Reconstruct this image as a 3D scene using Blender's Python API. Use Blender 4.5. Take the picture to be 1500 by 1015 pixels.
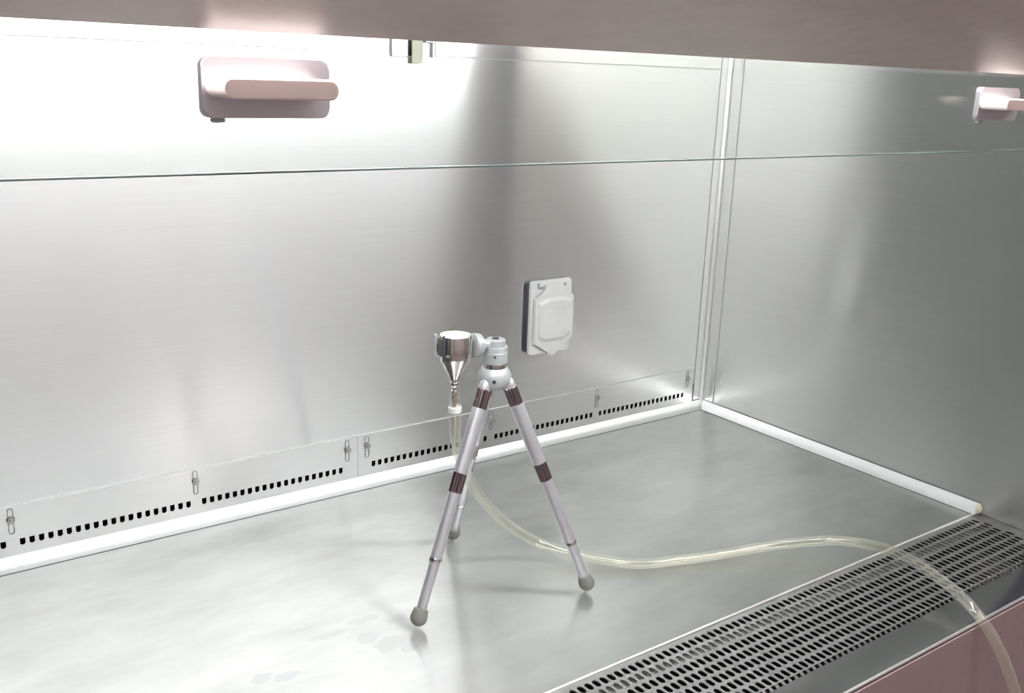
import bpy, bmesh, math, random
from mathutils import Vector, Matrix
random.seed(7)
for o in list(bpy.data.objects): bpy.data.objects.remove(o)
SC = bpy.context.scene
COL = SC.collection

# ------------------------------------------------------------------ camera
cam = bpy.data.cameras.new('camera'); cam.sensor_width = 36.0; cam.lens = 34.742
cam.clip_start = 0.01; cam.clip_end = 50
CAM = bpy.data.objects.new('camera', cam); COL.objects.link(CAM)
ax = [(0.80867, -0.587246, 0.034559), (0.129225, 0.234648, 0.963453), (-0.573893, -0.77465, 0.26564)]
CAM.matrix_world = Matrix(((ax[0][0], ax[1][0], ax[2][0], 0.0), (ax[0][1], ax[1][1], ax[2][1], -1.163),
                           (ax[0][2], ax[1][2], ax[2][2], 0.5687), (0, 0, 0, 1)))
SC.camera = CAM
# ------------------------------------------------------------------ light settings
LAMP_COL = (0.95, 0.99, 1.0); LAMP_STRENGTH = 71.0
ROOM_COL = (1.0, 0.88, 0.865); ROOM_STRENGTH = 10.5
w = bpy.data.worlds.new('world'); SC.world = w; w.use_nodes = True
w.node_tree.nodes['Background'].inputs[0].default_value = (0.9, 0.85, 0.85, 1)
w.node_tree.nodes['Background'].inputs[1].default_value = 0.1
SC.view_settings.view_transform = 'Standard'; SC.view_settings.look = 'None'
SC.view_settings.exposure = 0.0; SC.view_settings.gamma = 1.0; SC.view_settings.use_curve_mapping = False

# ------------------------------------------------------------------ helpers
def link(name, bm, mat, parent=None, smooth=False, loc=None):
    me = bpy.data.meshes.new(name)
    bmesh.ops.recalc_face_normals(bm, faces=bm.faces)
    bm.to_mesh(me); bm.free()
    if mat: me.materials.append(mat)
    if smooth:
        for p in me.polygons: p.use_smooth = True
        try: me.set_sharp_from_angle(angle=math.radians(30))
        except Exception: pass
    o = bpy.data.objects.new(name, me); COL.objects.link(o)
    if parent: o.parent = parent
    if loc: o.location = loc
    return o
def tag(o, label, cat=None, group=None, kind=None):
    o['label'] = label
    if cat: o['category'] = cat
    if group: o['group'] = group
    if kind: o['kind'] = kind
    return o
def empty(name, loc, label, cat, group=None):
    o = bpy.data.objects.new(name, None); COL.objects.link(o); o.location = loc; o.empty_display_size = .02
    return tag(o, label, cat, group)
def at(o, parent):            # keep world placement: child meshes are built in world coordinates
    o.parent = parent; o.matrix_parent_inverse = Matrix.Translation(-Vector(parent.location)); return o
def box(bm, x0, x1, y0, y1, z0, z1, bevel=0):
    v = [bm.verts.new(p) for p in ((x0,y0,z0),(x1,y0,z0),(x1,y1,z0),(x0,y1,z0),(x0,y0,z1),(x1,y0,z1),(x1,y1,z1),(x0,y1,z1))]
    fs = [bm.faces.new([v[i] for i in f]) for f in ((0,3,2,1),(4,5,6,7),(0,1,5,4),(1,2,6,5),(2,3,7,6),(3,0,4,7))]
    if bevel:
        es = {e for f in fs for e in f.edges}
        bmesh.ops.bevel(bm, geom=list(es), offset=bevel, segments=2, affect='EDGES', profile=.5)
def newbox(*a, bevel=0):
    bm = bmesh.new(); box(bm, *a, bevel=bevel); return bm
def lathe(bm, prof, p0=(0,0,0), axis=(0,0,1), n=32, cap=True, ref=None):
    """prof: list of (distance along axis, radius)"""
    a = Vector(axis).normalized(); p0 = Vector(p0)
    r = Vector(ref) if ref else (Vector((1,0,0)) if abs(a.x) < .9 else Vector((0,1,0)))
    u = (r - a*r.dot(a)).normalized(); v = a.cross(u)
    rings = []
    for d, rad in prof:
        rings.append([bm.verts.new(p0 + a*d + (u*math.cos(t)+v*math.sin(t))*rad) for t in (2*math.pi*k/n for k in range(n))])
    for A, B in zip(rings, rings[1:]):
        for k in range(n): bm.faces.new((A[k], A[(k+1) % n], B[(k+1) % n], B[k]))
    if cap:
        bm.faces.new(rings[0][::-1]); bm.faces.new(rings[-1])
def newlathe(prof, p0=(0,0,0), axis=(0,0,1), n=32, cap=True, ref=None):
    bm = bmesh.new(); lathe(bm, prof, p0, axis, n, cap, ref); return bm
def prism(bm, pts, axis, a, b):
    """polygon pts (2D) extruded along axis 'x','y','z' from a to b"""
    def P(p, d):
        return {'x': (d, p[0], p[1]), 'y': (p[0], d, p[1]), 'z': (p[0], p[1], d)}[axis]
    A = [bm.verts.new(P(p, a)) for p in pts]; B = [bm.verts.new(P(p, b)) for p in pts]
    n = len(pts)
    for k in range(n): bm.faces.new((A[k], A[(k+1) % n], B[(k+1) % n], B[k]))
    bm.faces.new(A[::-1]); bm.faces.new(B)
def rounded(x0, x1, z0, z1, r, n=6):
    out = []
    for cx, cz, s in ((x1-r, z1-r, 0), (x0+r, z1-r, 90), (x0+r, z0+r, 180), (x1-r, z0+r, 270)):
        for k in range(n+1):
            t = math.radians(s + 90*k/n); out.append((cx+r*math.cos(t), cz+r*math.sin(t)))
    return out
def spline(pts, n=14):
    P = [Vector(p) for p in pts]; P = [2*P[0]-P[1]] + P + [2*P[-1]-P[-2]]
    out = []
    for i in range(1, len(P)-2):
        a, b, c, d = P[i-1:i+3]
        for k in range(n):
            t = k/n
            out.append(.5*((2*b)+(c-a)*t+(2*a-5*b+4*c-d)*t*t+(3*b-a-3*c+d)*t**3))
    out.append(P[-2]); return out
def sweep(bm, path, r, n=20, closed_ends=True):
    up = Vector((0,0,1)); rings = []; u = None
    for i, p in enumerate(path):
        t = (path[min(i+1, len(path)-1)] - path[max(i-1, 0)]).normalized()
        if u is None: u = t.orthogonal().normalized()
        u = (u - t*u.dot(t)).normalized(); v = t.cross(u)
        rings.append([bm.verts.new(p+(u*math.cos(a)+v*math.sin(a))*r) for a in (2*math.pi*k/n for k in range(n))])
    for A, B in zip(rings, rings[1:]):
        for k in range(n): bm.faces.new((A[k], A[(k+1) % n], B[(k+1) % n], B[k]))
    return rings

# ------------------------------------------------------------------ materials
class NT:
    def __init__(s, name):
        s.m = bpy.data.materials.new(name); s.m.use_nodes = True; s.t = s.m.node_tree
        s.b = s.t.nodes['Principled BSDF']; s.out = s.t.nodes['Material Output']
    def n(s, typ, **kw):
        x = s.t.nodes.new(typ)
        for k, v in kw.items(): setattr(x, k, v)
        return x
    def l(s, a, b): s.t.links.new(a, b)
    def math(s, op, a, b=None, clamp=False):
        x = s.n('ShaderNodeMath', operation=op, use_clamp=clamp)
        for i, q in enumerate((a, b)):
            if q is None: continue
            if isinstance(q, (int, float)): x.inputs[i].default_value = q
            else: s.l(q, x.inputs[i])
        return x.outputs[0]
    def noise(s, scale3, scale=1.0, detail=3, rough=.5, seed=(0,0,0)):
        tc = s.n('ShaderNodeNewGeometry'); mp = s.n('ShaderNodeMapping')
        mp.inputs['Scale'].default_value = scale3; mp.inputs['Location'].default_value = seed
        s.l(tc.outputs['Position'], mp.inputs[0])
        t = s.n('ShaderNodeTexNoise'); t.inputs['Scale'].default_value = scale
        t.inputs['Detail'].default_value = detail; t.inputs['Roughness'].default_value = rough
        s.l(mp.outputs[0], t.inputs[0]); return t.outputs[0]
    def ramp(s, fac, stops):
        r = s.n('ShaderNodeValToRGB'); e = r.color_ramp.elements
        while len(e) < len(stops): e.new(.5)
        for q, (p, c) in zip(e, stops):
            q.position = p; q.color = (c, c, c, 1) if isinstance(c, (int, float)) else (*c, 1)
        s.l(fac, r.inputs[0]); return r.outputs[0]
    def mixc(s, fac, a, b, mode='MIX'):
        x = s.n('ShaderNodeMix', data_type='RGBA', blend_type=mode)
        for k, q in ((0, fac), (6, a), (7, b)):
            if isinstance(q, (int, float)): x.inputs[k].default_value = q
            elif isinstance(q, tuple): x.inputs[k].default_value = (*q, 1)
            else: s.l(q, x.inputs[k])
        return x.outputs[2]
def plain(name, col, rough=.5, metal=0, spec=.5, **kw):
    k = NT(name); b = k.b
    b.inputs['Base Color'].default_value = (*col, 1); b.inputs['Roughness'].default_value = rough
    b.inputs['Metallic'].default_value = metal; b.inputs['Specular IOR Level'].default_value = spec
    f = k.noise((1,1,1), 60, 3)
    c = k.mixc(k.ramp(f, [(.3, 0.0), (.7, 1.0)]), tuple(x*.96 for x in col), tuple(min(1, x*1.03) for x in col))
    k.l(c, b.inputs['Base Color'])
    for q, v in kw.items(): b.inputs[q].default_value = v
    return k.m
def steel(name, grain, tangent, col=(.84,.85,.855), rough=.36, aniso=.75, bump=.01, floor=False, second=None):
    """brushed steel: 'grain' = noise scale per axis (low along the brush lines)"""
    k = NT(name); b = k.b
    b.inputs['Metallic'].default_value = 1
    b.inputs['Anisotropic'].default_value = aniso
    tv = k.n('ShaderNodeCombineXYZ')
    for i in range(3): tv.inputs[i].default_value = tangent[i]
    k.l(tv.outputs[0], b.inputs['Tangent'])
    fine = k.noise(grain, 1.0, 2 if floor else 4, .5 if floor else .65)
    big = k.noise((1,1,1), 5.0, 4, .6, (3,1,2))
    c = k.mixc(k.ramp(fine, [(.3, 0.0), (.72, 1.0)]), tuple(x*.97 for x in col), tuple(min(1, x*1.025) for x in col))
    c = k.mixc(k.math('MULTIPLY', k.ramp(big, [(.35, 0.0), (.7, 1.0)]), .35), c, tuple(x*.9 for x in col))
    r = k.math('ADD', k.math('MULTIPLY', fine, .04), rough-.02)
    r = k.math('ADD', r, k.math('MULTIPLY', k.math('SUBTRACT', big, .5), .05))
    if floor:
        # wiped smears and dried residue spots on the work surface
        sm = k.noise((5, 11, 1), 1.0, 6, .62, (1.3, .4, 0))
        r = k.math('ADD', r, k.math('MULTIPLY', k.math('SUBTRACT', sm, .5), .05))
        c = k.mixc(k.math('MULTIPLY', k.ramp(sm, [(.42, 0.0), (.70, 1.0)]), .75), c, tuple(x*.75 for x in col))
        geo = k.n('ShaderNodeNewGeometry')
        wob = k.noise((1,1,0), 55, 3, .6)
        mask = None
        for (x, y, rx, ry) in ((.447,-.374,.022,.014),(.428,-.353,.014,.012),(.455,-.392,.010,.007),(.310,-.359,.011,.009),(.330,-.368,.014,.008),
                               (.40,-.325,.022,.006),(.375,-.30,.016,.005),(.44,-.318,.018,.008),(.47,-.335,.014,.006)):
            d = k.n('ShaderNodeVectorMath', operation='SUBTRACT'); k.l(geo.outputs['Position'], d.inputs[0]); d.inputs[1].default_value = (x, y, 0)
            d2 = k.n('ShaderNodeVectorMath', operation='MULTIPLY'); k.l(d.outputs[0], d2.inputs[0]); d2.inputs[1].default_value = (1/rx, 1/ry, 0)
            ln = k.n('ShaderNodeVectorMath', operation='LENGTH'); k.l(d2.outputs[0], ln.inputs[0])
            q = k.math('ADD', ln.outputs['Value'], k.math('MULTIPLY', k.math('SUBTRACT', wob, .5), 1.8))
            q = k.ramp(q, [(.82, 1.0), (.95, 0.0)])
            mask = q if mask is None else k.math('MAXIMUM', mask, q)
        c = k.mixc(k.math('MULTIPLY', mask, .6), c, (.52,.53,.54))
        r = k.math('ADD', r, k.math('MULTIPLY', mask, .05))
    k.l(c, b.inputs['Base Color']); k.l(r, b.inputs['Roughness'])
    b2 = None
    if second:     # second lobe of the same brushed surface: (roughness, anisotropy, share)
        b2 = k.n('ShaderNodeBsdfPrincipled'); b2.inputs['Metallic'].default_value = 1
        b2.inputs['Anisotropic'].default_value = second[1]; k.l(tv.outputs[0], b2.inputs['Tangent'])
        k.l(c, b2.inputs['Base Color']); k.l(k.math('ADD', r, second[0]-rough), b2.inputs['Roughness'])
        mx = k.n('ShaderNodeMixShader'); mx.inputs[0].default_value = second[2]
        k.l(b.outputs[0], mx.inputs[1]); k.l(b2.outputs[0], mx.inputs[2]); k.l(mx.outputs[0], k.out.inputs[0])
    bp = k.n('ShaderNodeBump'); bp.inputs['Strength'].default_value = bump; bp.inputs['Distance'].default_value = .002
    k.l(fine, bp.inputs['Height']); k.l(bp.outputs[0], b.inputs['Normal'])
    if b2: k.l(bp.outputs[0], b2.inputs['Normal'])
    return k.m
def emit(name, col, s):
    k = NT(name); k.b.inputs['Base Color'].default_value = (*col, 1)
    k.b.inputs['Emission Color'].default_value = (*col, 1); k.b.inputs['Emission Strength'].default_value = s
    return k.m
def glass_sheet(name, tint, rough=.02):
    k = NT(name); t = k.n('ShaderNodeBsdfTransparent'); t.inputs[0].default_value = (*tint, 1)
    g = k.n('ShaderNodeBsdfGlossy'); g.inputs['Roughness'].default_value = rough
    lw = k.n('ShaderNodeLayerWeight'); lw.inputs[0].default_value = .5
    fac = k.math('ADD', k.math('MULTIPLY', k.math('POWER', lw.outputs['Facing'], 5.0), .8), .02)
    m = k.n('ShaderNodeMixShader'); k.l(fac, m.inputs[0]); k.l(t.outputs[0], m.inputs[1]); k.l(g.outputs[0], m.inputs[2])
    k.l(m.outputs[0], k.out.inputs[0]); return k.m

TZ = (0, 0, 1)
M_BACK = steel('steel_back', (4, 4, 420), (0,0,1), rough=.36, aniso=1.0, second=(.16, 1.0, .6))
M_RIGHT = steel('steel_side', (4, 4, 420), (0,0,1), col=(.73,.74,.715), rough=.34, aniso=1.0, second=(.19, 1.0, .5))
M_LEFT = steel('steel_left_darkened', (4, 4, 420), (0,0,1), col=(.10,.10,.10), rough=.36, aniso=1.0)  # left wall blackened so the right wall reflects something dark
M_FLOOR = steel('steel_floor', (1.5, 40, 1), (0,1,0), col=(.655,.665,.655), rough=.205, aniso=.70, floor=True, bump=0, second=(.44, 1.0, .52))
M_GRILLE = steel('steel_grille', (6, 200, 6), (0,1,0), col=(.60,.595,.59), rough=.33, aniso=0)
M_LIP = steel('steel_lip', (4, 260, 4), (0,1,0), col=(.46,.455,.46), rough=.21, aniso=.2)
M_COVE = steel('steel_cove', (40, 40, 40), (1,0,0), col=(.93,.93,.93), rough=.42, aniso=0, bump=.004)
M_PLATE = steel('steel_handle_plate', (6, 6, 500), (0,0,1), col=(.62,.59,.63), rough=.42, aniso=.2)
M_CHROME = plain('polished_steel', (.78,.75,.73), .12, 1)
M_ALU = plain('anodised_aluminium', (.70,.70,.745), .38, .75)
M_GREYMETAL = plain('painted_silver', (.43,.45,.455), .38, .25)
M_KNURL = plain('dark_fluted_collar', (.34,.27,.30), .22, 1)
M_RUBBER = plain('grey_rubber', (.20,.20,.18), .7)
M_BLACK = plain('plenum_shade_black', (.012,.012,.014), .8, spec=.2)  # near-black stands in for the shade inside the air plenums
M_DARK = plain('dark_gasket', (.05,.05,.07), .55)
M_BEIGE = plain('beige_gloss_paint', (.66,.53,.49), .24)  # some of the room light's pink is mixed into this beige
M_TRIM = plain('brown_grey_trim', (.13,.11,.11), .5)
M_LOWER = plain('dark_beige_pink_lit', (.31,.225,.23), .25)  # darker beige with the pink cast of the room light put in
M_WHITEPL = plain('white_plastic_pink_lit', (.90,.77,.735), .35)  # white plastic, coloured with the pink of the room light
M_OUTLET = plain('outlet_plastic', (.53,.53,.525), .42)
M_CEIL = plain('white_diffuser', (.5,.51,.51), .6)
M_ROOMWALL = plain('lab_wall_paint', (.62,.61,.61), .8)
M_ROOMFLOOR = plain('lab_floor_vinyl', (.38,.36,.36), .5)
M_STRAP = plain('yellowed_strap', (.42,.42,.33), .6)
M_CLEARPL = glass_sheet('clear_bracket', (.96,.97,.97), .05)
M_GLASS = glass_sheet('sash_glass', (.975, .985, .98))
M_GEDGE = plain('glass_edge', (.16,.20,.20), .12)
M_LAMP = emit('fluorescent', LAMP_COL, LAMP_STRENGTH)
M_PANEL = emit('ceiling_light', ROOM_COL, ROOM_STRENGTH)
def tube_mat(name, tint, edge, base, power):
    k = NT(name); t = k.n('ShaderNodeBsdfTransparent'); t.inputs[0].default_value = (*tint, 1)
    k.b.inputs['Base Color'].default_value = (.80,.80,.74,1); k.b.inputs['Roughness'].default_value = .10
    lw = k.n('ShaderNodeLayerWeight'); lw.inputs[0].default_value = .5
    fac = k.math('ADD', k.math('MULTIPLY', k.math('POWER', lw.outputs['Facing'], power), edge), base, True)
    g = k.n('ShaderNodeBsdfGlossy'); g.inputs['Roughness'].default_value = .12; g.inputs['Color'].default_value = (.95,.95,.90,1)
    m2 = k.n('ShaderNodeMixShader'); m2.inputs[0].default_value = .6; k.l(k.b.outputs[0], m2.inputs[1]); k.l(g.outputs[0], m2.inputs[2])
    m = k.n('ShaderNodeMixShader'); k.l(fac, m.inputs[0]); k.l(t.outputs[0], m.inputs[1]); k.l(m2.outputs[0], m.inputs[2])
    k.l(m.outputs[0], k.out.inputs[0]); return k.m
M_TUBE = tube_mat('clear_vinyl_tube', (.98,.98,.95), .85, .13, 2.5)
M_BORE = tube_mat('tube_bore', (.985,.985,.96), .70, .05, 3.0)

XL, XR = -0.11, 1.2917      # inner side walls of the cabinet
YF = -0.643                 # front edge of the side walls
ZT = 0.76                   # inner ceiling
H = 0.014

# ------------------------------------------------------------------ the lab room around the cabinet
RX0, RX1, RY0, RY1, RZ0, RZ1 = -2.2, 3.4, -3.4, 0.25, -0.90, 1.80
def struct(name, bm, mat, label=None, parent=None, smooth=False):
    o = link(name, bm, mat, parent, smooth)
    if not parent: o['kind'] = 'structure'
    if label: o['label'] = label
    return o
struct('floor', newbox(RX0, RX1, RY0, RY1, RZ0-.1, RZ0), M_ROOMFLOOR, 'grey vinyl laboratory floor below the cabinet')
struct('ceiling', newbox(RX0, RX1, RY0, RY1, RZ1, RZ1+.1), M_ROOMWALL, 'pale laboratory ceiling above the cabinet')
struct('wall_front', newbox(RX0, RX1, RY0-.1, RY0, RZ0, RZ1), M_ROOMWALL, 'pale laboratory wall behind the viewer')
struct('wall_far', newbox(RX0, RX1, RY1, RY1+.1, RZ0, RZ1), M_ROOMWALL, 'pale laboratory wall behind the cabinet')
struct('wall_west', newbox(RX0-.1, RX0, RY0, RY1, RZ0, RZ1), M_ROOMWALL, 'pale laboratory side wall left of the cabinet')
struct('wall_east', newbox(RX1, RX1+.1, RY0, RY1, RZ0, RZ1), M_ROOMWALL, 'pale laboratory side wall right of the cabinet')
for nm, x in (('over the left of the room', -.6), ('over the right of the room', 1.4)):
    o = link('ceiling_light', newbox(x-.3, x+.3, -2.6, -1.4, RZ1-.03, RZ1), M_PANEL)
    tag(o, 'flat ceiling light panel ' + nm, 'light', 'ceiling lights of the lab')

# ------------------------------------------------------------------ cabinet shell
wb = struct('wall_back', newbox(XL, XR, 0, .004, .046, ZT), M_BACK, 'brushed stainless steel back wall of the cabinet')
pl = bmesh.new(); box(pl, XL, XR, .05, .054, -.03, .10); box(pl, XL, XR, .004, .05, .10, .104); box(pl, XL, XR, .004, .05, -.034, -.03)
struct('plenum', pl, M_BLACK, parent=wb)
struct('wall_right', newbox(XR, XR+.004, YF, 0, -.05, ZT), M_RIGHT, 'brushed stainless steel right side wall of the cabinet')
struct('wall_left', newbox(XL-.004, XL, YF, 0, -.05, ZT), M_LEFT, 'unseen steel left side wall of the cabinet, blackened for the right wall reflection')
struct('ceiling_diffuser', newbox(XL, XR, YF, 0, ZT, ZT+.01), M_CEIL, 'white air diffuser ceiling inside the cabinet')
# outer casing
for nm, x0, x1 in (('right', XR+.006, XR+.07), ('left', XL-.07, XL-.006)):
    struct('wall_casing_'+nm, newbox(x0, x1, -.66, .06, RZ0, 1.2), M_BEIGE, 'beige painted outer casing on the %s of the cabinet' % nm)
struct('wall_casing_back', newbox(XL-.07, XR+.07, .062, .08, RZ0, 1.2), M_BEIGE, 'beige painted rear casing of the cabinet')
struct('wall_casing_top', newbox(XL-.07, XR+.07, -.69, .06, 1.2, 1.22), M_BEIGE, 'beige painted top of the cabinet')

# work surface
ws = link('work_surface', newbox(XL, XR, -.527, -.0005, -.004, 0), M_FLOOR)
tag(ws, 'brushed stainless steel work surface with dried residue spots under the tripod', 'work surface')
# rolled rear lip of the grille / front edge of the tray
e = bmesh.new(); lathe(e, [(0, .0018), (XR-XL, .0018)], (XL, -.5275, -.0012), (1,0,0), 12)
link('edge_roll', e, M_COVE, ws, True)

# coves between floor and walls
def cove_profile(r, n=6):
    pts = [(0, 0)]
    # slightly concave between (r,0) and (0,r)
    for k in range(n+1):
        t = k/n; x = r*(1-t); z = r*t; s = -.10*r*math.sin(math.pi*t)
        pts.append((x+s*.7, z+s*.7))
    return pts
bm = bmesh.new(); prism(bm, [(-.0015-p[0], p[1]+.0003) for p in cove_profile(H)], 'x', XL, XR)
struct('trim_1', bm, M_COVE, 'bright cove strip along the foot of the back wall')
M_SEAM = plain('dark_seam', (.10,.10,.11), .5)
sm_ = struct('seam', newbox(XL, XR-H, -.0015-H-.0012, -.0015-H+.0003, .0001, .0005), M_SEAM, parent=bpy.data.objects['trim_1'])
bm = bmesh.new(); prism(bm, [(XR-p[0], p[1]+.0003) for p in cove_profile(H)], 'y', -.531, -.0015)
t2 = struct('trim_2', bm, M_COVE, 'bright cove strip along the foot of the right side wall')
struct('seam', newbox(XR-H-.0012, XR-H+.0003, -.528, -.0015-H, .0001, .0005), M_SEAM, parent=t2)
struct('seam', newbox(XR-.0006, XR-.0001, -.531, -.0015, H, H+.0014), M_SEAM, parent=t2)
bm = bmesh.new(); bmesh.ops.create_icosphere(bm, subdivisions=3, radius=.006)
for v in bm.verts: v.co = Vector((XR-.0065+v.co.x*.7, -.532+v.co.y*.75, .0085+v.co.z*1.1)) + Vector((random.uniform(-.0006,.0006),)*3)
g = struct('sealant_end', bm, plain('yellowed_sealant', (.62,.60,.48), .35), parent=t2, smooth=True); g['label'] = 'yellowed lump of sealant at the strip end'
bm = bmesh.new(); prism(bm, [(XL+p[0], p[1]+.0003) for p in cove_profile(H)], 'y', -.531, -.0015)
struct('trim_4', bm, M_COVE, 'bright cove strip along the foot of the left side wall')
# upright corner strip : two flanges and a bright rounded bead
t3 = struct('trim_3', newbox(XR-.022, XR-.004, -.0013, -.0003, .016, ZT-.001), M_BACK, 'upright corner strip with a bright bead between back and right walls')
struct('side_flange', newbox(XR-.0013, XR-.0003, -.028, -.004, .016, ZT-.001), M_RIGHT, parent=t3)
struct('seam', newbox(XR-.0228, XR-.0220, -.0012, -.0002, .016, ZT-.001), M_GREYMETAL, parent=t3)
struct('seam', newbox(XR-.0012, XR-.0002, -.0292, -.0280, .016, ZT-.001), M_GREYMETAL, parent=t3)
struct('seam', newbox(XR-.0016, XR-.0003, -.0085, -.0070, .016, ZT-.001), M_GREYMETAL, parent=t3)
bm = bmesh.new(); prism(bm, [(XR-.0003, -.0003)] + [(XR-.0075+.0062*math.sin(a), -.0075+.0062*math.cos(a)) for a in (math.radians(q) for q in range(0, 91, 15))][::-1]
                        , 'z', .013, ZT-.002)
struct('corner_bead', bm, M_COVE, parent=t3, smooth=True)

# ------------------------------------------------------------------ rear vent panels
def hole_plate(cols, z0, z1, hz0, hz1, hw, y0, y1, xa, xb):
    """plate with one row of small rounded holes at x in cols; each hole is cut through with side walls"""
    bm = bmesh.new(); xs = [xa]
    mids = []
    allc = sorted(cols)
    def quad(a, b, c, d, y): bm.faces.new([bm.verts.new((p[0], y, p[1])) for p in (a, b, c, d)])
    for y in (y0, y1):
        quad((xa, hz1), (xb, hz1), (xb, z1), (xa, z1), y); quad((xa, z0), (xb, z0), (xb, hz0), (xa, hz0), y)
        px = xa
        for c in allc:
            quad((px, hz0), (c-hw, hz0), (c-hw, hz1), (px, hz1), y); px = c+hw
        quad((px, hz0), (xb, hz0), (xb, hz1), (px, hz1), y)
        ch = .0016
        for c in allc:      # rounded lower corners of every hole
            for s in (-1, 1):
                bm.faces.new([bm.verts.new((c+s*hw, y, hz0)), bm.verts.new((c+s*hw, y, hz0+ch)), bm.verts.new((c+s*(hw-ch), y, hz0))])
    for c in allc:
        ring = [(c-hw, hz0), (c+hw, hz0), (c+hw, hz1), (c-hw, hz1)]
        for i in range(4):
            a, b = ring[i], ring[(i+1) % 4]
            bm.faces.new([bm.verts.new(q) for q in ((a[0], y0, a[1]), (b[0], y0, b[1]), (b[0], y1, b[1]), (a[0], y1, a[1]))])
    ring = [(xa, z0), (xb, z0), (xb, z1), (xa, z1)]
    for i in range(4):
        a, b = ring[i], ring[(i+1) % 4]
        bm.faces.new([bm.verts.new(q) for q in ((a[0], y0, a[1]), (b[0], y0, b[1]), (b[0], y1, b[1]), (a[0], y1, a[1]))])
    bmesh.ops.remove_doubles(bm, verts=bm.verts, dist=1e-6)
    return bm
bm = bmesh.new(); prism(bm, [(0.0043*math.cos(math.radians(60*k+10)), 0.0043*math.sin(math.radians(60*k+10))) for k in range(6)], 'y', -.0042, -.0004)
lathe(bm, [(0, .0046), (.0008, .0046)], (0, 0, 0), (0,-1,0), 20)
lathe(bm, [(.004, .0022), (.0056, .0018)], (0, 0, 0), (0,-1,0), 14)
proto_screw = link('screw', bm, plain('bolt_steel', (.50,.49,.49), .25, 1), None, True)
bm = bmesh.new(); a_ = rounded(-.0032, .0032, -.016, .016, .0031); b_ = rounded(-.0022, .0022, -.015, .015, .0021)
A = [bm.verts.new((p[0], -.0006, p[1])) for p in a_]; B = [bm.verts.new((p[0], -.0006, p[1])) for p in b_]
A2 = [bm.verts.new((p[0], 0, p[1])) for p in a_]; B2 = [bm.verts.new((p[0], 0, p[1])) for p in b_]
for k_ in range(len(A)):
    j = (k_+1) % len(A)
    bm.faces.new((A[k_], A[j], B[j], B[k_])); bm.faces.new((A[k_], A2[k_], A2[j], A[j])); bm.faces.new((B[k_], B[j], B2[j], B2[k_]))
proto_slot = link('screw_slot', bm, plain('slot_edge', (.22,.22,.23), .4, .6), None, True)
first = True
PIT = .0101
for nm, s0, sgn, xa, xb in (('steel vent strip with square holes on the back wall, left of the seam', .5829, -1, XL+.002, .5988),
                            ('steel vent strip with square holes on the back wall, behind the tripod', .6137, 1, .5992, XR-.026)):
    t = empty('vent_panel', ((xa+xb)/2, 0, 0), nm, 'vent panel', 'vent strips along the back wall')
    screws = [s0+sgn*.2121*i for i in range(4)]
    cols = []
    for i in range(3):
        for k_ in range(1, 21): cols.append(screws[i]+sgn*.0101*k_)
    cols = [c for c in cols if xa+.006 < c < xb-.006]
    p = link('plate', hole_plate(cols, .003, .0765, .0257, .0342, .0029, -.0014, -.0002, xa, xb), M_BACK); at(p, t)
    e_ = link('top_edge', newlathe([(0, .0008), (xb-xa, .0008)], (xa, -.0014, .0765), (1,0,0), 10), M_COVE, None, True); at(e_, t)
    for s in screws:
        if not xa+.004 < s < xb-.004: continue
        for proto, z in ((proto_slot, .0575), (proto_screw, .0595)):
            o = proto if first else proto.copy()
            if not first: COL.objects.link(o)
            o.parent = t; o.location = Vector((s, -.0014, z)) - Vector(t.location)
        first = False

# upper trim strips and bracket at the top of the back wall
o = link('upper_strip', newbox(XL+.003, .5354, -.0016, -.0002, .5896, ZT-.003, bevel=.0004), M_BACK); link('seam', newbox(XL+.003, .5354, -.0012, -.0002, .5886, .5894), M_GREYMETAL, o)
tag(o, 'long steel strip high on the back wall above the left sash handle', 'strip', 'steel strips above the back wall')
o = link('upper_strip', newbox(.7175, XR-.03, -.0016, -.0002, .588, ZT-.003, bevel=.0004), M_BACK); link('seam', newbox(.7175, XR-.03, -.0012, -.0002, .587, .5878), M_GREYMETAL, o)
tag(o, 'steel strip high on the back wall beside the right corner', 'strip', 'steel strips above the back wall')
t = empty('clear_bracket', (.68, 0, .62), 'small clear bracket with a yellowed strap high on the back wall', 'bracket')
at(link('plate', newbox(.6507, .7123, -.004, -.0006, .5862, .66, bevel=.0008), M_CLEARPL), t)
for q_ in ((.6507, .6515, .5862, .62), (.7115, .7123, .5862, .62), (.6507, .7123, .5855, .5862)): at(link('rim', newbox(q_[0], q_[1], -.0044, -.0006, q_[2], q_[3]), M_GREYMETAL), t)
at(link('strap', newbox(.6792, .6955, -.0062, -.0042, .578, .655, bevel=.0006), M_STRAP), t)
at(link('pin', newbox(.699, .716, -.0075, -.0042, .6045, .608, bevel=.0006), M_GREYMETAL), t)
t = empty('clip', (.478, 0, .62), 'small grey clip on the upper strip above the left sash handle', 'clip')
at(link('clip_body', newbox(.462, .494, -.006, -.0018, .6065, .64, bevel=.0008), M_GREYMETAL), t)
at(link('clip_lip', newbox(.468, .490, -.010, -.0062, .6075, .611, bevel=.0006), M_GREYMETAL), t)

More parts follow.
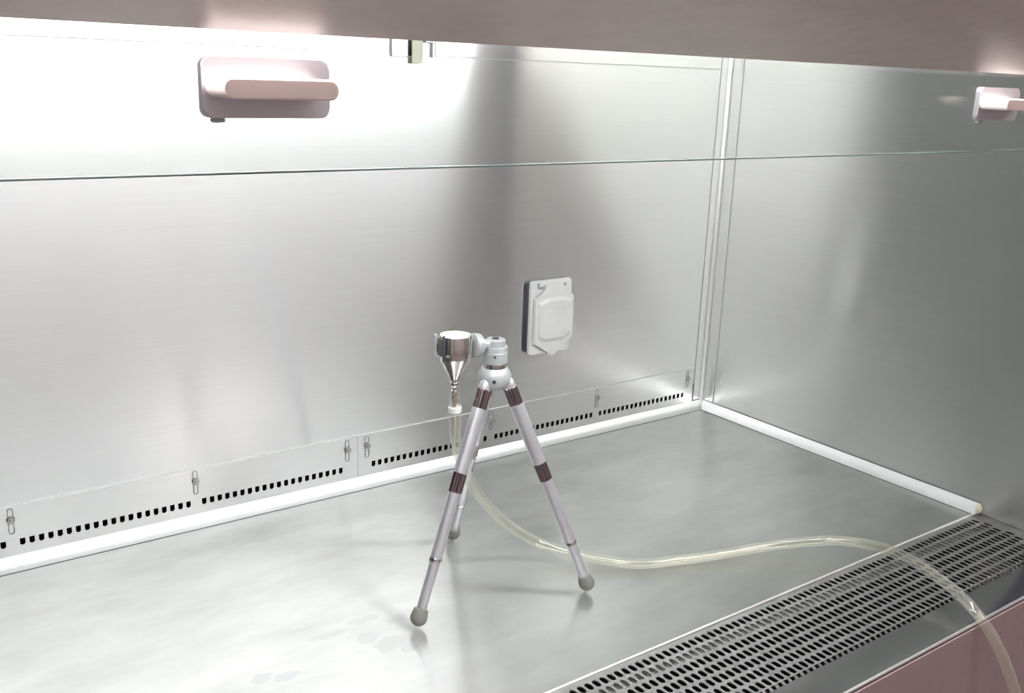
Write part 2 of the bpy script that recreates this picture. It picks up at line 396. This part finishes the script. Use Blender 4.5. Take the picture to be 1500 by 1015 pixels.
# ------------------------------------------------------------------ outlet cover on the back wall
t = empty('outlet_cover', (.924, 0, .15), 'off-white hinged outlet cover with a dark gasket on the back wall', 'outlet')
bm = bmesh.new(); prism(bm, rounded(.8855, .9615, .1565, .2685, .004), 'y', -.0072, -.0003)
at(link('gasket', bm, M_DARK), t)
bm = bmesh.new(); prism(bm, rounded(.8845, .9625, .1555, .2698, .004), 'y', -.0125, -.0074)
bmesh.ops.bevel(bm, geom=[e for e in bm.edges if all(abs(v.co.y+.0125) < 1e-6 for v in e.verts)], offset=.0012, segments=2, affect='EDGES')
at(link('base_plate', bm, M_OUTLET, smooth=True), t)
oct_ = [(.9085,.2555),(.9100,.2640),(.9430,.2640),(.9445,.2555),(.9540,.2525),(.9650,.2420),(.9655,.1790),(.9560,.1680),(.9365,.1600),(.9330,.1530),(.9255,.1508),(.9180,.1540),(.9160,.1595),(.8900,.1725),(.8885,.2430)]
bm = bmesh.new(); prism(bm, oct_, 'y', -.0180, -.0127)
bmesh.ops.bevel(bm, geom=[e for e in bm.edges if all(abs(v.co.y+.0180) < 1e-6 for v in e.verts)], offset=.0015, segments=2, affect='EDGES')
lid = at(link('lid', bm, M_OUTLET, smooth=True), t)
inn = [(.9125,.2440),(.9430,.2440),(.9585,.2390),(.9595,.1840),(.9455,.1745),(.9080,.1745),(.8950,.1810),(.8945,.2380)]
inn2 = [((x-.927)*.9+.927, (z-.21)*.84+.21) for x, z in inn]
bm = bmesh.new()
A = [bm.verts.new((x, -.0181, z)) for x, z in inn]; B = [bm.verts.new((x, -.0212, z)) for x, z in inn2]
for k_ in range(8): bm.faces.new((A[k_], A[(k_+1) % 8], B[(k_+1) % 8], B[k_]))
bm.faces.new(B); bm.faces.new(A[::-1])
o = link('raised_panel', bm, M_OUTLET); o.parent = lid; 
for x0, x1 in ((.8965, .9075), (.9455, .9505)):
    at(link('hinge', newbox(x0, x1, -.0152, -.0127, .2585, .2615 if x0 < .93 else .2635, bevel=.0005), plain('hinge_grey', (.30,.30,.29), .5)), t)
at(link('hinge', newbox(.8965, .8985, -.0150, -.0127, .2618, .2665), bpy.data.materials['hinge_grey']), t)

# ------------------------------------------------------------------ front grille
GY0, GY1 = -.5295, -.6425; GZ = -.0015
t = empty('front_grille', ((XL+XR)/2, -.586, GZ), 'perforated stainless steel air grille with staggered slots along the front edge', 'grille')
def slot_grille():
    bm = bmesh.new(); P = .00952; RP = .01515; hw = .0031; hl = .0058; th = .0012
    ng = 4
    cap = lambda cx, cy: [(cx+hw*math.cos(a), cy+(hl-hw)+hw*math.sin(a)) for a in (math.pi*k/ng for k in range(ng+1))] + \
                         [(cx-hw*math.cos(a), cy-(hl-hw)-hw*math.sin(a)) for a in (math.pi*k/ng for k in range(ng+1))]
    for row in range(7):
        cy = -.5413 - RP*row; x = XL+.012 + (P/2 if row % 2 else 0)
        y1 = cy+RP/2; y0 = cy-RP/2
        if row == 0:
            y1 = GY0
        n = int((XR-.012-x)/P)
        # side margins
        for (a, b) in ((XL+.001, x-P/2), (x-P/2+n*P, XR-.001)):
            bm.faces.new([bm.verts.new(q) for q in ((a, y0, GZ), (b, y0, GZ), (b, y1, GZ), (a, y1, GZ))])
        for i in range(n):
            cx = x+i*P; xa, xb = cx-P/2, cx+P/2
            hp = cap(cx, cy)
            V = [bm.verts.new((p[0], p[1], GZ)) for p in hp]; L = [bm.verts.new((p[0], p[1], GZ-th)) for p in hp]
            m = len(V)
            for j in range(m): bm.faces.new((V[j], V[(j+1) % m], L[(j+1) % m], L[j]))
            c00, c10, c11, c01 = [bm.verts.new(q) for q in ((xa, y0, GZ), (xb, y0, GZ), (xb, y1, GZ), (xa, y1, GZ))]
            h = ng+1
            # V[0..ng] = upper arc right->left ; V[ng+1..] = lower arc left->right
            mid = ng//2
            for j in range(0, mid): bm.faces.new((c11, V[j+1], V[j]))
            for j in range(mid, ng): bm.faces.new((c01, V[j+1], V[j]))
            bm.faces.new((c11, c01, V[mid]))
            bm.faces.new((c01, c00, V[h], V[ng]))
            for j in range(h, h+mid): bm.faces.new((c00, V[j+1], V[j]))
            for j in range(h+mid, h+ng): bm.faces.new((c10, V[j+1], V[j]))
            bm.faces.new((c00, c10, V[h+mid]))
            bm.faces.new((c10, c11, V[0], V[h+ng]))
    return bm
gp = slot_grille()
me_g = link('slotted_plate', gp, M_GRILLE); at(me_g, t)
# folded front row: a short row of half slots where the plate bends down
bm = bmesh.new(); P = .00952; yb = -.5413-.01515*6.5
x = XL+.012; zf = GZ
n = int((XR-.012-x)/P)
for i in range(n):
    cx = x+i*P
    for a, b in ((cx-P/2, cx-.0026), (cx+.0026, cx+P/2)):
        bm.faces.new([bm.verts.new(q) for q in ((a, yb, zf), (b, yb, zf), (b, -.6455, zf-.0025), (a, -.6455, zf-.0025))])
at(link('folded_edge', bm, M_LIP), t)
at(link('support_rail', newbox(XL+.002, XR-.002, -.5555, -.5375, -.0125, -.0112), M_GRILLE), t)
# air plenum below the grille, its inner shade put in as black
bm = bmesh.new(); box(bm, XL, XR, -.6885, -.50, -.12, -.118); box(bm, XL, XR, -.6870, -.6860, -.117, -.013); box(bm, XL, XR, -.5305, -.5290, -.118, -.006)
o = struct('wall_plenum', bm, M_BLACK, 'air plenum below the front grille, coloured black for its inner shade')
# steel lip in front of the grille
bm = bmesh.new(); prof = [(-.6462, -.0005), (-.684, -.0005), (-.6868, -.0012), (-.6885, -.0032), (-.6888, -.010), (-.6875, -.010), (-.6868, -.0036), (-.684, -.002), (-.6475, -.002), (-.6462, -.012), (-.6455, -.012), (-.6455, -.001)]
prism(bm, prof, 'x', XL-.006, XR)
o = link('front_lip', bm, M_LIP, None, True); tag(o, 'narrow flat steel lip between the grille and the beige front', 'sill')
bm = bmesh.new(); lathe(bm, [(0, .0016), (XR-XL, .0016)], (XL, -.6872, -.0014), (1,0,0), 10)
o2 = link('rolled_edge', bm, M_COVE, o, True); o2['label'] = 'bright rolled edge'

# beige sloping lower front
bm = bmesh.new(); prism(bm, [(-.6893, -.0035), (-.6905, -.0045), (-.694, -.10), (-.70, RZ0+.1), (-.66, RZ0+.1), (-.66, -.13), (-.6893, -.125)], 'x', XL-.07, XR+.07)
o = link('lower_front_panel', bm, M_LOWER); tag(o, 'glossy beige sloping panel below the steel lip at the cabinet front', 'front panel')

# ------------------------------------------------------------------ upper hood panel
bm = bmesh.new(); prism(bm, [(-.700, .5838), (-.704, .5836), (-.790, .6050), (-.880, .6300), (-.905, .660), (-.915, 1.2), (-.70, 1.2)], 'x', XL-.07, XR+.07)
o = link('hood_panel', bm, M_BEIGE); tag(o, 'glossy beige hood panel across the top above the sash handles', 'hood')

# ------------------------------------------------------------------ sash with handles
t = empty('sash', ((XL+XR)/2, -.645, .512), 'raised clear glass sash with two pale bar handles', 'sash')
bm = bmesh.new(); 
for y in (-.6480, -.6430):
    bm.faces.new([bm.verts.new(q) for q in ((XL+.003, y, .5124), (XR-.003, y, .5124), (XR-.003, y, 1.15), (XL+.003, y, 1.15))])
at(link('glass_pane', bm, M_GLASS), t)
ge = at(link('glass_edge', newbox(XL+.003, XR-.003, -.6479, -.6431, .5120, .5131, bevel=.0003), M_GEDGE), t)
def handle(cx):
    bm = bmesh.new(); prism(bm, rounded(cx-.0354, cx+.0354, .5417, .5722, .0048), 'y', -.6535, -.6485)
    bmesh.ops.bevel(bm, geom=[e for e in bm.edges if all(abs(v.co.y+.6535) < 1e-6 for v in e.verts)], offset=.0008, segments=2, affect='EDGES')
    h = at(link('handle', bm, M_PLATE, None, True), t); h['label'] = 'steel backing plate with a pale bar grip'
    x0, x1 = cx-.0335, cx+.0290
    bm = bmesh.new(); rings = []
    for y, i in ((-.6536, 0), (-.6780, 0), (-.6788, .0008)):
        rings.append([bm.verts.new((p[0], y, p[1])) for p in rounded(x0+i, x1-i, .5520+i, .5624-i, .00515-i, 8)])
    for A, B in zip(rings, rings[1:]):
        for q in range(len(A)):
            j = (q+1) % len(A); bm.faces.new((A[q], A[j], B[j], B[q]))
    bm.faces.new(rings[0]); bm.faces.new(rings[-1])
    g = link('grip', bm, M_WHITEPL, None, True); g.parent = h
    bm = bmesh.new(); prism(bm, rounded(cx-.030, cx-.0235, .5393, .5417, .001), 'y', -.6525, -.6487)
    g = link('spacer', bm, M_GREYMETAL, None, True); g.parent = h
handle(.2120); handle(.9430)
for s, x0, x1 in (('left', XL+.0002, XL+.0026), ('right', XR-.0026, XR-.0002)):
    o = link('sash_track', newbox(x0, x1, -.6425, -.604, .001, ZT-.002), M_DARK)
    tag(o, 'dark upright sash track at the %s front edge' % s, 'track', 'sash tracks')
for s, x0, x1 in (('left', XL-.0055, XL-.0005), ('right', XR+.0005, XR+.0055)):
    struct('trim_front_'+s, newbox(x0, x1, -.70, -.6435, -.004, 1.15), M_TRIM, 'dark brown upright trim at the %s front edge of the cabinet' % s)

# ------------------------------------------------------------------ fluorescent lamp under the hood
LX0, LX1, LY, LZ = -.02, 1.215, -.669, .690
t = empty('fluorescent_lamp', ((LX0+LX1)/2, LY, LZ+.05), 'long white fluorescent tube inside the hood above the sash handles', 'lamp')
at(link('tube', newlathe([(0, .006), (.004, .013), (LX1-LX0-.004, .013), (LX1-LX0, .006)], (LX0, LY, LZ), (1,0,0), 20), M_LAMP, None, True), t)
at(link('housing', newbox(LX0-.03, LX1+.03, -.690, -.651, LZ+.04, LZ+.065, bevel=.003), M_CEIL), t)
for x in (LX0-.02, LX1+.004): at(link('socket', newbox(x, x+.016, LY-.013, LY+.013, LZ-.015, LZ+.04, bevel=.002), M_WHITEPL), t)

# ------------------------------------------------------------------ tripod
CX, CY = .597, -.327
t = empty('mini_tripod', (CX, CY, 0), 'small silver tabletop tripod with three telescopic legs standing on the work surface', 'tripod')
def leg(foot, mid=.375, ring=.772):
    f = Vector(foot); d2 = Vector((f.x-CX, f.y-CY, 0)).normalized()
    top = Vector((CX, CY, .2445)) + d2*.0155
    L = (f-top).length; a = (f-top)/L
    pos = lambda q: q*L
    lg = at(link('leg', newlathe([(pos(.098), .0078), (pos(mid), .0078)], top, a, 24), M_ALU, None, True), t)
    def sub(nm, prof, m):
        fl = nm.endswith('collar'); bm = newlathe(prof, top, a, 36 if fl else 24)
        if fl:      # shallow flutes round the grip collars
            for i, v in enumerate(bm.verts):
                if i % 36 % 3 == 0:
                    q = v.co - top; rad = q - a*q.dot(a); v.co -= rad*.11
        o = link(nm, bm, m, None, not fl); o.parent = lg; return o
    sub('hinge_knuckle', [(-.008, .0050), (-.003, .0066), (.0030, .0074), (.0045, .0070)], M_ALU)
    sub('upper_collar', [(.0045, .0074), (.0052, .0079), (pos(.098)-.001, .0079), (pos(.098), .0076)], M_KNURL)
    sub('middle_collar', [(pos(mid), .0072), (pos(mid+.002), .0075), (pos(mid+.081), .0073), (pos(mid+.084), .0066)], M_KNURL)
    sub('middle_tube', [(pos(mid+.084), .0066), (pos(ring), .0064)], M_ALU)
    sub('lock_ring', [(pos(ring-.003), .0066), (pos(ring), .0069), (pos(ring+.011), .0069), (pos(ring+.014), .0058)], M_CHROME)
    sub('lower_tube', [(pos(ring+.014), .0055), (pos(.968), .0053)], M_ALU)
    bm = bmesh.new(); lathe(bm, [(pos(.945), .0054), (pos(.948), .0074), (pos(.965), .0086)] +
                            [(L-.004+.009*math.sin(q), .0092*math.cos(q)) for q in (math.radians(x) for x in range(0, 81, 16))], top, a, 24)
    for v in bm.verts: v.co.z = max(v.co.z, .0004)
    o = link('rubber_foot', bm, M_RUBBER, None, True); o.parent = lg
leg((.4805, -.365, .009), .375, .738); leg((.6819, -.4042, .009), .38, .772); leg((.6213, -.2134, .009))
# hub, neck, ball housing, cap
hub = at(link('hub', newlathe([(0, .0135), (.003, .0165), (.008, .0188), (.014, .0186), (.019, .0165), (.0225, .0138), (.0235, .010)], (CX, CY, .2395), (0,0,1), 36), M_GREYMETAL, None, True), t)
vdir = Vector((0, -1.163, .5687)) - Vector((CX, CY, .25)); vh = Vector((vdir.x, vdir.y, 0)).normalized()
def pin(nm, d, z, r, ln, mat, parent):
    o = link(nm, newlathe([(0, r), (ln, r*.9)], Vector((CX, CY, z)) + vh*d, vh, 14), mat, None, True); o.parent = parent; return o
pin('set_screw', .0182, .2505, .0022, .0012, M_DARK, hub)
at(link('neck', newlathe([(0, .0128), (.0045, .0128), (.0052, .0135)], (CX, CY, .2625), (0,0,1), 32), M_CHROME, None, True), t)
bh = at(link('ball_housing', newlathe([(0, .0128), (.001, .0136), (.0125, .0136), (.0132, .0130), (.014, .0136), (.0185, .0132), (.019, .0112), (.0255, .0108), (.0268, .0090)], (CX, CY, .2672), (0,0,1), 36), M_GREYMETAL, None, True), t)
pin('set_screw', .0132, .2765, .0016, .0012, M_DARK, bh)
o = link('cap_screw', newlathe([(0, .0042), (.0012, .0038)], (CX, CY, .294), (0,0,1), 14), M_DARK, None, True); o.parent = bh
# side arm and clamp pad towards the funnel
FX, FY = .5440, -.3290
sd = Vector((FX-CX, FY-CY, 0)).normalized()
at(link('side_arm', newlathe([(.008, .0050), (.0245, .0050)], (CX, CY, .2895), sd, 20), M_GREYMETAL, None, True), t)
at(link('clamp_pad', newlathe([(.0205, .0095), (.0215, .0118), (.0265, .0128), (.0300, .0128), (.0308, .0110)], (CX, CY, .2905), sd, 32), M_GREYMETAL, None, True), t)
# clamp arms reaching round the cup
def arc_band(z0, z1, r0, r1, a0, a1, n=14):
    bm = bmesh.new(); pts = [(FX+r1*math.cos(a), FY+r1*math.sin(a)) for a in (a0+(a1-a0)*k_/n for k_ in range(n+1))]
    pts += [(FX+r0*math.cos(a), FY+r0*math.sin(a)) for a in (a1+(a0-a1)*k_/n for k_ in range(n+1))]
    prism(bm, pts, 'z', z0, z1); return bm
R_ = .0178
am = math.atan2(-sd.y, -sd.x)          # direction from the cup to the ball head
at(link('clamp_band', arc_band(.2885, .2965, R_+.0003, R_+.0022, am-.2, am+math.pi-.25, 20), M_DARK), t)
at(link('clamp_jaw', arc_band(.2795, .2850, R_+.0002, R_+.0046, 2.72, 3.42, 8), M_GREYMETAL), t)
at(link('clamp_post', arc_band(.2850, .3060, R_+.0014, R_+.0042, 2.55, 2.86, 4), M_GREYMETAL), t)
at(link('clamp_tooth', arc_band(.2852, .3030, R_+.0002, R_+.0014, 2.87, 3.40, 6), plain('bronze_clip', (.16,.15,.11), .4, .6)), t)
at(link('clamp_tooth', arc_band(.2800, .3075, R_+.0002, R_+.0018, 3.43, 3.52, 3), M_DARK), t)
at(link('clamp_tooth', arc_band(.2995, .3090, R_+.0002, R_+.0018, 1.05, 1.35, 5), bpy.data.materials['bronze_clip']), t)

# ------------------------------------------------------------------ funnel (sampling cup) held by the tripod
t = empty('steel_funnel', (FX, FY, .25), 'polished steel funnel cup held upright by the tripod clamp', 'funnel')
bm = bmesh.new()
lathe(bm, [(.0535, .0028), (.0555, .0040), (.0560, .0046), (.0590, .0046), (.0600, .0036), (.0615, .0036), (.0620, .0048), (.0635, .0050), (.0862, R_-.0004), (.0875, R_), (.1103, R_), (.1110, R_-.0004), (.1108, R_-.0012), (.088, R_-.0014), (.0640, .0034), (.0635, .0001)], (FX, FY, .1945), (0,0,1), 48, cap=False)
at(link('cup', bm, M_CHROME, None, True), t)
at(link('cup_reflection_disc', newlathe([(0, .0158), (.0012, .0160)], (FX, FY, .3010), (0,0,1), 36), plain('white_cup_reflection', (.85,.85,.85), .6), None, True), t)  # white disc added as the lamp's bright reflection inside the cup
bm = bmesh.new(); lathe(bm, [(0, .0024), (.012, .0024), (.0125, .0038), (.0145, .0036), (.015, .0026), (.0185, .0026), (.019, .0040), (.021, .0038), (.0215, .0026), (.026, .0026)], (FX+.0006, FY, .2235), (0,0,1), 20)
at(link('barbed_outlet', bm, M_CHROME, None, True), t)

# ------------------------------------------------------------------ tube
t = empty('clear_tube', (FX, FY, .2), 'clear plastic tube running from the funnel across the work surface and over the lip', 'tube')
path = spline([(.5450, -.3290, .2440), (.5470, -.3270, .2150), (.5560, -.3180, .1780), (.5790, -.3040, .1330), (.6150, -.2950, .0830), (.6560, -.2980, .0410), (.7000, -.3210, .0150), (.7610, -.3870, .0074), (.8150, -.4120, .0072), (.8670, -.4300, .0080), (.9480, -.4600, .0130), (1.0100, -.5080, .0220), (1.0300, -.5720, .0270), (1.0190, -.6380, .0230), (1.0060, -.6880, .0105), (1.0160, -.7150, -.0260), (1.0330, -.7330, -.0780), (1.0420, -.7560, -.140), (1.0440, -.7950, -.250), (1.0440, -.8300, -.45)], 12)
bm = bmesh.new(); sweep(bm, path, .0062, 20); 
bm2 = bmesh.new(); sweep(bm2, path, .0042, 16)
for f_ in bm2.faces: f_.normal_flip()
o = at(link('tube_wall', bm, M_TUBE, None, True), t)
o = at(link('tube_bore', bm2, M_BORE, None, True), t)
cd = (path[26]-path[22]).normalized()
at(link('tube_ring', newlathe([(0, .0064), (.0006, .0072), (.0062, .0072), (.0068, .0064)], (.5462, -.3278, .2195), (-.05,-.02,1), 24), plain('milky_ring', (.72,.72,.69), .4), None, True), t)
